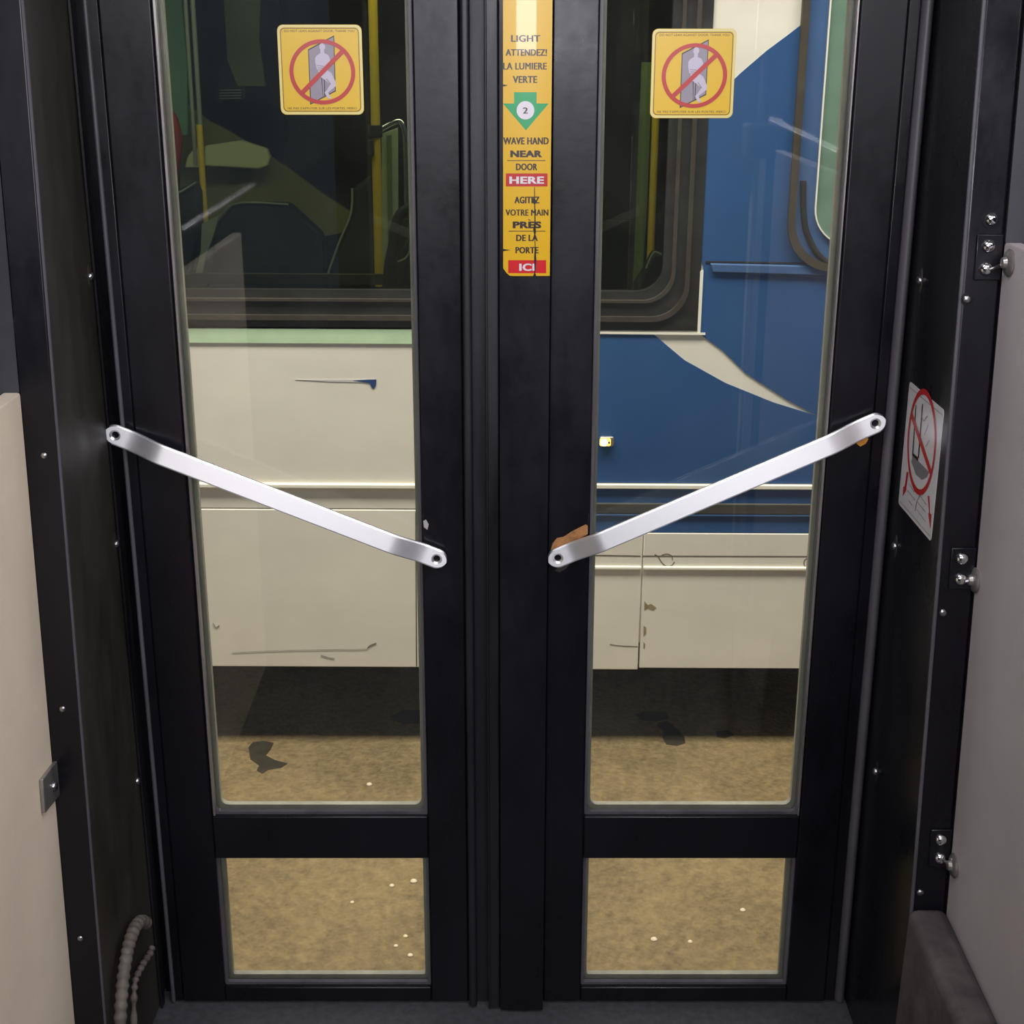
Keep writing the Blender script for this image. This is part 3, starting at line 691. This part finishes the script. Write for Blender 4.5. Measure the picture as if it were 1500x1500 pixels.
mat('in_mint', (0.16, 0.34, 0.22), 0.6, noise=(3, .3, (1, 1, .4)))
mat('in_sage', (0.45, 0.52, 0.33), 0.5, noise=(3, .15, (1, 1, 1)))
mat('in_olive', (0.22, 0.21, 0.06), 0.6)
mat('in_cream', (0.80, 0.80, 0.46), 0.6)
mat('in_yellow', (0.80, 0.55, 0.04), 0.35)
mat('in_red', (0.42, 0.05, 0.05), 0.5)
mat('in_seat', (0.012, 0.018, 0.019), 0.7, noise=(20, .3, (1, 1, 1)))
mat('in_pipe', (0.30, 0.33, 0.27), 0.4)
mat('in_green', (0.15, 0.22, 0.07), 0.5)

YB = 1.40
bus = empty('bus', (0, YB, 0.3)); bus.rotation_euler = (0, R(.3), 0)
tag(bus, 'cream and blue city bus parked alongside beyond the doors', 'bus')
O = bus.location.copy()
b2 = lambda px, py: (lambda p: (p.x, p.z))(PY(px, py, YB))
def bpart(name, fn, parent=None, **k):
    """part of the bus, built where it stands; a sub-part keeps the bus as its frame"""
    mb = MB(O); fn(mb); o = mb.build(name, bus, **k)
    if parent: o.parent = parent
    return o
def poly_part(name, px, m, y0, y1, parent=None, **k):
    return bpart(name, lambda mb: mb.slab([b2(a, b) for a, b in px], YB + y0, YB + y1, m), parent, smooth=False, **k)
xl, xr = -2.6, 2.6
zs, zsill, ztop = b2(741, 977)[1], b2(741, 483.5)[1], 2.16
# window outlines
wa = (b2(40, 484)[0], b2(655, 484)[0]); wb = (b2(700, 484)[0], b2(1027.5, 300)[0])
wbx1 = b2(1027.5, 300)[0]
def body(mb):
    m = 'bus_cream'; y0, y1 = YB, YB + .035
    mb.box(xl, xr, y0, y1, zs + .07, zsill, m)
    mb.box(xl, wa[0], y0, y1, zsill, ztop, m); mb.box(wa[1], wb[0], y0, y1, zsill, ztop, m)
    mb.box(wbx1, xr, y0, y1, zsill, ztop, m); mb.box(xl, xr, y0, y1, ztop, 3.0, m)
bpart('side_panel', body)
# livery
zb1 = b2(741, 706)[1]
bl_pts = [b2(700, 706), b2(700, 486.5), b2(953, 487), b2(1000, 526), b2(1060, 559), b2(1130, 587), b2(1196, 607), b2(1150, 583), b2(1090, 545), b2(1055, 511), (wbx1 + .006, b2(741, 488)[1]),
          (wbx1 + .006, b2(741, 395)[1]), (wbx1 + .004, b2(741, 388)[1]), (wbx1 + .003, b2(741, 384)[1]), (wbx1, b2(741, 382)[1]), (wbx1, b2(741, 150)[1]), b2(1080, 105), b2(1118, 72), b2(1150, 48), b2(1178, 26), b2(1205, 0), b2(1300, -90), (xr, b2(1300, -90)[1]), (xr, zb1)]
bpart('blue_livery', lambda mb: mb.slab(bl_pts, YB - .0025, YB + .001, 'bus_blue'), smooth=False)
# paler panel below the ledge, and the ledge itself
poly_part('blue_ledge', [(1036, 383.5), (1228, 387), (1222, 400), (1212, 401), (1040, 397)], 'bus_blue_pale', -.010, 0, bevel=.003)
poly_part('panel_seam', [(1030, 380.5), (1215, 382), (1215, 384), (1030, 383)], 'seam_dark', -.0045, 0)
bpart('white_edge', lambda mb: mb.box(wbx1 - .002, wbx1 + .0055, YB - .005, YB, b2(741, 488)[1], b2(741, 395)[1], 'bus_cream_bright'))
poly_part('sill_edge', [(872, 484.6), (1030, 485.6), (1030, 488.6), (872, 487.8)], 'bus_cream_bright', -.006, 0)
# belt on the blue side
xm = b2(700, 700)[0]
def belt(name, r0, r1, m, d, x0=700, x1=None, bev=.0):
    z1, z0 = b2(741, r0)[1], b2(741, r1)[1]; a = b2(x0, (r0 + r1) / 2)[0]; c = xr if x1 is None else b2(x1, (r0 + r1) / 2)[0]
    return bpart(name, lambda mb: mb.box(a, c, YB - d, YB + .002, z0, z1, m), bevel=bev)
belt('belt_rail', 707, 713.5, 'bus_cream_bright', .012, bev=.002)
belt('lower_band', 713.5, 778, 'bus_blue', .003)
belt('rub_strip', 735, 751, 'grime', .008, bev=.003)
belt('rub_strip_edge', 751, 753, 'bus_blue_pale', .009)
# skirt panels on the blue side
xs_ = b2(938, 880)[0]
def skirt(x0, x1, r0, r1):
    def f(mb): mb.box(x0, x1, YB - .006, YB + .02, b2(741, r1)[1], b2(741, r0)[1], 'bus_cream')
    return bpart('skirt_panel', f, bevel=.0015)
s1 = skirt(b2(700, 880)[0], xs_ - .0015, 779, 978.5); s2 = skirt(xs_ + .0015, xr, 779, 976)
def rib_at(par, x0, x1, r0, r1, d=.013):
    return bpart('ridge', lambda mb: mb.box(x0, x1, YB - d, YB - .004, b2(741, r1)[1], b2(741, r0)[1], 'bus_cream_bright'), par, bevel=.003)
rib_at(s1, b2(700, 880)[0], xs_ - .002, 826.5, 832); rib_at(s2, xs_ + .002, xr, 826.5, 832)
poly_part('seam_line', [(860, 810.5), (937, 811.5), (937, 812.7), (860, 812)], 'seam', -.0068, -.005, s1)
poly_part('seam_line', [(940, 811.5), (1190, 811), (1190, 812.2), (940, 812.7)], 'seam', -.0068, -.005, s2)
def squiggle(px, par, r_=.0011):
    P = smooth_path([PY(a, b, YB - .0062) for a, b in px], 5)
    bpart('scratch', lambda mb: mb.tube(P, r_, 'seam', 6), par)
squiggle([(958, 811), (963, 814), (968, 822), (975, 828), (983, 827), (987, 822)], s2); squiggle([(968, 812), (976, 810), (983, 813), (984, 819)], s2, .0008)
squiggle([(1183, 815), (1178, 818), (1177, 824), (1180, 829), (1184, 830)], s2); squiggle([(893, 943), (908, 945), (934, 946)], s1, .0009)
poly_part('rust_patch', [(943, 878), (948, 884), (953, 882), (961, 888), (956, 892), (948, 889), (943, 892)], 'rust', -.0066, -.005, s2)
poly_part('rust_patch', [(942, 914), (946, 917), (946, 926), (942, 930)], 'rust', -.0066, -.005, s2)
poly_part('rust_patch', [(942, 938), (945, 941), (944, 948), (942, 947)], 'rust', -.0066, -.005, s2)
# cream side below the left window
x7 = b2(697, 700)[0]
bpart('sill_band', lambda mb: mb.box(xl, x7, YB - .004, YB + .001, b2(741, 504)[1], b2(741, 480)[1], 'bus_mint'))
bpart('belt_rail', lambda mb: mb.box(xl, x7, YB - .012, YB + .001, b2(741, 716)[1], b2(741, 708)[1], 'bus_cream_bright'), bevel=.004)
s0 = bpart('skirt_panel', lambda mb: mb.box(xl, x7, YB - .005, YB + .02, b2(741, 977)[1], b2(741, 747)[1], 'bus_cream'), bevel=.002)
poly_part('seam_line', [(120, 745.6), (690, 745.6), (690, 747.4), (120, 747.4)], 'seam', -.002, .001)
poly_part('seam_line', [(607, 750), (608.4, 750), (611.4, 975), (609.6, 975)], 'seam', -.0056, -.004, s0)
squiggle([(538, 950), (543, 946), (551, 943)], s0); squiggle([(470, 961), (480, 964), (490, 966)], s0, .0007); squiggle([(340, 958), (400, 955), (470, 953), (538, 952)], s0, .0005)
squiggle([(312, 915), (316, 921), (321, 918)], s0, .0008)
poly_part('ink_smear', [(430, 557.5), (500, 556.8), (548, 556.2), (549, 560), (530, 561), (480, 560.2)], 'blue_smear', -.0012, .001)
poly_part('ink_mark', [(515, 558.4), (536, 557), (549, 556.6), (548.5, 566), (545, 570.5), (541, 567), (540, 562.5), (530, 560.6)], 'blue_ink', -.0016, .001)
# windows of the other bus
zg = b2(741, 424)[1]
def bus_window(x0, x1, rad, bottom_row, glass_in, label=None):
    z0 = zsill + .001; z1 = ztop
    def fr(mb):
        w_ = glass_in
        po = rr(x0, z0, x1, z1, .002); q1 = rr(x0 + w_ * .30, z0 + .022, x1 - w_ * .30, z1 - .02, rad)
        mb.ring(po, q1, YB - .004, YB + .04, 'window_rubber')
        q2 = rr(x0 + w_ * .42, z0 + .028 + .006, x1 - w_ * .42, z1 - .03, rad * .9); mb.ring(q1, q2, YB - .012, YB + .03, 'rubber_ridge')
        q3 = rr(x0 + w_ * .68, z0 + .066, x1 - w_ * .68, z1 - .04, rad * .82); mb.ring(q2, q3, YB - .002, YB + .03, 'window_rubber')
        q4 = rr(x0 + w_ * .78, z0 + .072, x1 - w_ * .78, z1 - .045, rad * .78); mb.ring(q3, q4, YB - .008, YB + .03, 'rubber_ridge')
        q5 = rr(x0 + w_, z0 + .092, x1 - w_, z1 - .06, rad * .7); mb.ring(q4, q5, YB + .004, YB + .03, 'window_rubber')
    f = bpart('window_frame', fr)
    bpart('pane', lambda mb: mb.box(x0 + glass_in * .9, x1 - glass_in * .9, YB + .016, YB + .020, z0 + .088, z1 - .05, 'bus_glass'), f, smooth=False)
    return f
fa = bus_window(wa[0], wa[1], .03, 478, .05); fb = bus_window(wb[0], wbx1, .085, 486, .088)
# lower sash bar of the left window
poly_part('sash_bar', [(60, 405), (557, 405), (558, 421), (60, 421)], 'sash_brown', .022, .034, fa, bevel=.002)
# third window, rounded, on the blue side (opaque pane, bright interior put into its colour)
cx0 = b2(1145, 390)[0]; cz0 = b2(741, 394)[1]
def ringw(a0, a1, r0, r1, y0, y1, m, name, par=None):
    po = rr(cx0 + a0, cz0 + a0, xr - .3, ztop, r0); pi = rr(cx0 + a1, cz0 + a1, xr - .3 - (a1 - a0), ztop - (a1 - a0), r1)
    return bpart(name, lambda mb: mb.ring(po, pi, YB + y0, YB + y1, m), par)
fc = ringw(0, .0165, .11, .10, -.016, 0, 'brown_rubber', 'window_frame')
ringw(.0165, .060, .10, .085, -.006, 0, 'bus_blue_pale', 'inner_band', fc)
ringw(.060, .063, .085, .082, -.012, 0, 'bus_cream_bright', 'bright_bead', fc)
bpart('pane', lambda mb: mb.slab(rr(cx0 + .063, cz0 + .063, xr - .36, ztop - .05, .082), YB - .007, YB + .001, 'bright_interior_green'), fc, smooth=False)
# loose length of rubber in the lower corner of that band
P = [(1180, 262), (1180, 300), (1183, 330), (1190, 350), (1200, 368), (1214, 381), (1230, 390)]
bpart('corner_rubber', lambda mb: mb.tube(smooth_path([PY(a - 7, b, YB - .006) for a, b in P], 6), .0075, 'window_rubber', 10), fc)
# marker lamp
la = PY(886, 644.5, YB)
lamp = bpart('marker_lamp', lambda mb: mb.slab(rr(la.x - .017, la.z - .012, la.x + .0185, la.z + .012, .006), YB - .012, YB, 'trim_metal'), bevel=.002)
bpart('lens', lambda mb: mb.slab(rr(la.x - .0165, la.z - .0095, la.x + .010, la.z + .0095, .004), YB - .020, YB - .011, 'amber_lens'), lamp, bevel=.004, seg=3)
bpart('bulb', lambda mb: mb.dome((la.x - .006, YB - .0195, la.z), (0, -1, 0), .0085, .004, 'amber_bulb'), lamp)
bpart('screw', lambda mb: mb.dome((la.x + .0055, YB - .0195, la.z), (0, -1, 0), .003, .002, 'seam_dark'), lamp)
# underframe, floor and far side
bpart('underframe', lambda mb: mb.box(xl, xr, YB + .036, 3.75, zs + .06, zs + .16, 'under_black'))
bpart('far_skirt', lambda mb: mb.box(xl, xr, 3.72, 3.76, .12, zs + .1, 'under_black'))
bpart('far_side', lambda mb: (mb.box(xl, xr, 3.74, 3.80, zs + .1, 1.15, 'in_teal'), mb.box(xl, xr, 3.74, 3.80, 2.1, 2.35, 'in_teal'), mb.box(xl, -1.6, 3.74, 3.8, 1.15, 2.1, 'in_mint'),
                            mb.box(-1.0, -.86, 3.74, 3.8, 1.15, 2.1, 'in_dark'), mb.box(.2, .34, 3.74, 3.8, 1.15, 2.1, 'in_dark'), mb.box(1.5, xr, 3.74, 3.8, 1.15, 2.1, 'in_dark')))
bpart('far_pane', lambda mb: mb.box(-1.6, 1.5, 3.765, 3.77, 1.15, 2.1, 'in_dark'))
bpart('saloon_ceiling', lambda mb: mb.box(xl, xr, YB + .036, 3.8, 2.35, 2.42, 'in_teal'))
bpart('end_wall', lambda mb: mb.box(xl - .04, xl, YB, 3.8, zs + .1, 2.4, 'in_mint')); bpart('end_wall', lambda mb: mb.box(xr, xr + .04, YB, 3.8, zs + .1, 2.4, 'in_dark'))
# fittings seen through the windows
def at(px, Yv): return [PY(a, b, Yv) for a, b in px]
def plate(name, px, Yv, th, m, par=None, **k):
    P = [(p.x, p.z) for p in at(px, Yv)]
    return bpart(name, lambda mb: mb.slab(P, Yv, Yv + th, m), par, **k)
def pole(px, r0, r1, Yv, rad, m, name='stanchion', par=None):
    a, b = PY(px, r0, Yv), PY(px, r1, Yv); x = PY(px, (r0 + r1) / 2, Yv).x
    return bpart(name, lambda mb: mb.tube([(x, Yv, a.z), (x, Yv, (a.z + b.z) / 2), (x, Yv, b.z)], rad, m, 14), par)
st = pole(545.5, -120, 420, 2.0, .0125, 'in_yellow')
q = PY(546, 193, 2.0)
bpart('clamp', lambda mb: mb.lathe((q.x, 2.0, q.z - .016), (0, 0, 1), [(.018, 0), (.0195, .002), (.0195, .030), (.018, .032)], 'in_seat', 18), st)
bpart('bell_push', lambda mb: mb.box(q.x - .02, q.x - .004, 1.978, 1.992, q.z - .062, q.z - .022, 'in_seat'), st, bevel=.003)
pb = plate('partition', [(555, 197), (579, 188), (580.5, 330), (563, 402), (556.5, 402)], 2.03, .012, 'in_sage', bevel=.002)
plate('fold', [(563, 200), (570, 198), (573, 340), (566, 372)], 2.027, .003, 'in_green', pb)
bpart('elbow_rail', lambda mb: mb.tube(smooth_path(at([(552, 192), (562, 186), (576, 179), (584, 180), (590, 196), (592, 230), (593, 300)], 2.04), 5), .0085, 'chrome', 12))
bpart('seat_loop', lambda mb: mb.tube(smooth_path(at([(612, 300), (598, 305), (583, 315), (576, 335), (573, 360), (568, 385), (564, 430)], 1.85), 6), .014, 'in_seat', 12))
bpart('seat_loop', lambda mb: mb.tube(smooth_path(at([(608, 345), (596, 358), (588, 380), (585, 420), (584, 440)], 1.9), 6), .010, 'in_seat', 12))
bpart('seat_edge', lambda mb: mb.tube(smooth_path(at([(598, 355), (597, 370), (590, 380), (580, 384)], 1.84), 5), .003, 'in_pipe', 8))
# seat backs: dark shell, pale piping
def seat(name_, shell_px, pipe_px, Yv):
    s_ = plate('seat_back', shell_px, Yv, .07, 'in_seat', bevel=.012)
    bpart('piping', lambda mb: mb.tube(smooth_path(at(pipe_px, Yv - .006), 5), .0032, 'in_pipe', 8), s_)
    return s_
seat('a', [(514, 277), (528, 268), (537, 259), (540, 270), (552, 420), (470, 430), (484, 385), (502, 335), (512, 310)], [(513, 277), (513, 300), (509, 322), (497, 350), (484, 385), (474, 418)], 2.35)
seat('b', [(248, 285), (283, 268), (290, 285), (292, 330), (280, 400), (262, 420), (230, 430), (225, 320)], [(250, 290), (268, 280), (284, 270)], 2.35)
plate('seat_flank', [(293, 330), (318, 318), (309, 350), (298, 380), (294, 402), (284, 403), (292, 370)], 2.30, .02, 'in_pipe')
seat('c', [(310, 335), (340, 300), (420, 300), (470, 345), (475, 430), (300, 430)], [(312, 334), (340, 301), (420, 301)], 2.75)
# sloping olive shape, pale head board, red seat rim
plate('olive_shape', [(262, 150), (300, 178), (330, 193), (415, 245), (470, 285), (531, 325), (500, 342), (460, 350), (410, 345), (262, 345)], 3.1, .03, 'in_olive')
plate('head_board', [(297, 216), (350, 208), (388, 220), (393, 232), (390, 245), (376, 250), (297, 246)], 3.0, .04, 'in_cream', bevel=.006)
plate('head_board', [(268, 248), (272, 232), (280, 222), (292, 216), (294, 248)], 2.98, .03, 'in_cream', bevel=.004)
bpart('red_rim', lambda mb: mb.tube(smooth_path(at([(241, 168), (250, 176), (256, 200), (257, 225), (252, 255), (244, 280)], 2.5), 6), .015, 'in_red', 12))
pole(273.5, -60, 246, 2.45, .006, 'in_pipe', 'window_bar'); pole(284, -60, 246, 2.45, .007, 'in_pipe', 'window_bar')
pole(293.5, 185, 330, 2.4, .0095, 'in_yellow')
plate('mint_board', [(180, -40), (258, -40), (270, 90), (272, 200), (200, 210)], 2.9, .02, 'in_mint')
plate('sage_board', [(322, -40), (378, -40), (376, 60), (386, 128), (345, 128), (330, 90)], 3.3, .02, 'in_green')
nt_ = plate('notice', [(314, 130), (356, 128), (356, 148), (314, 150)], 3.2, .004, 'in_teal')
for r_ in (134, 138, 142, 146): plate('printed_line', [(318, r_), (350, r_ - .8), (350, r_ + .6), (318, r_ + 1.2)], 3.197, .003, 'in_pipe', nt_)
# through the right window
pole(954.5, 100, 390, 2.2, .0105, 'in_yellow')
plate('partition', [(936, 90), (952, 90), (945, 300), (938, 420), (925, 425), (930, 290)], 2.32, .02, 'in_green')
seat('d', [(926, 420), (942, 395), (955, 368), (968, 372), (985, 380), (990, 440), (920, 440)], [(944, 392), (955, 369), (966, 372)], 2.1)
plate('seat_back', [(962, 308), (976, 300), (984, 320), (984, 380), (952, 380)], 2.6, .08, 'in_seat', bevel=.01)
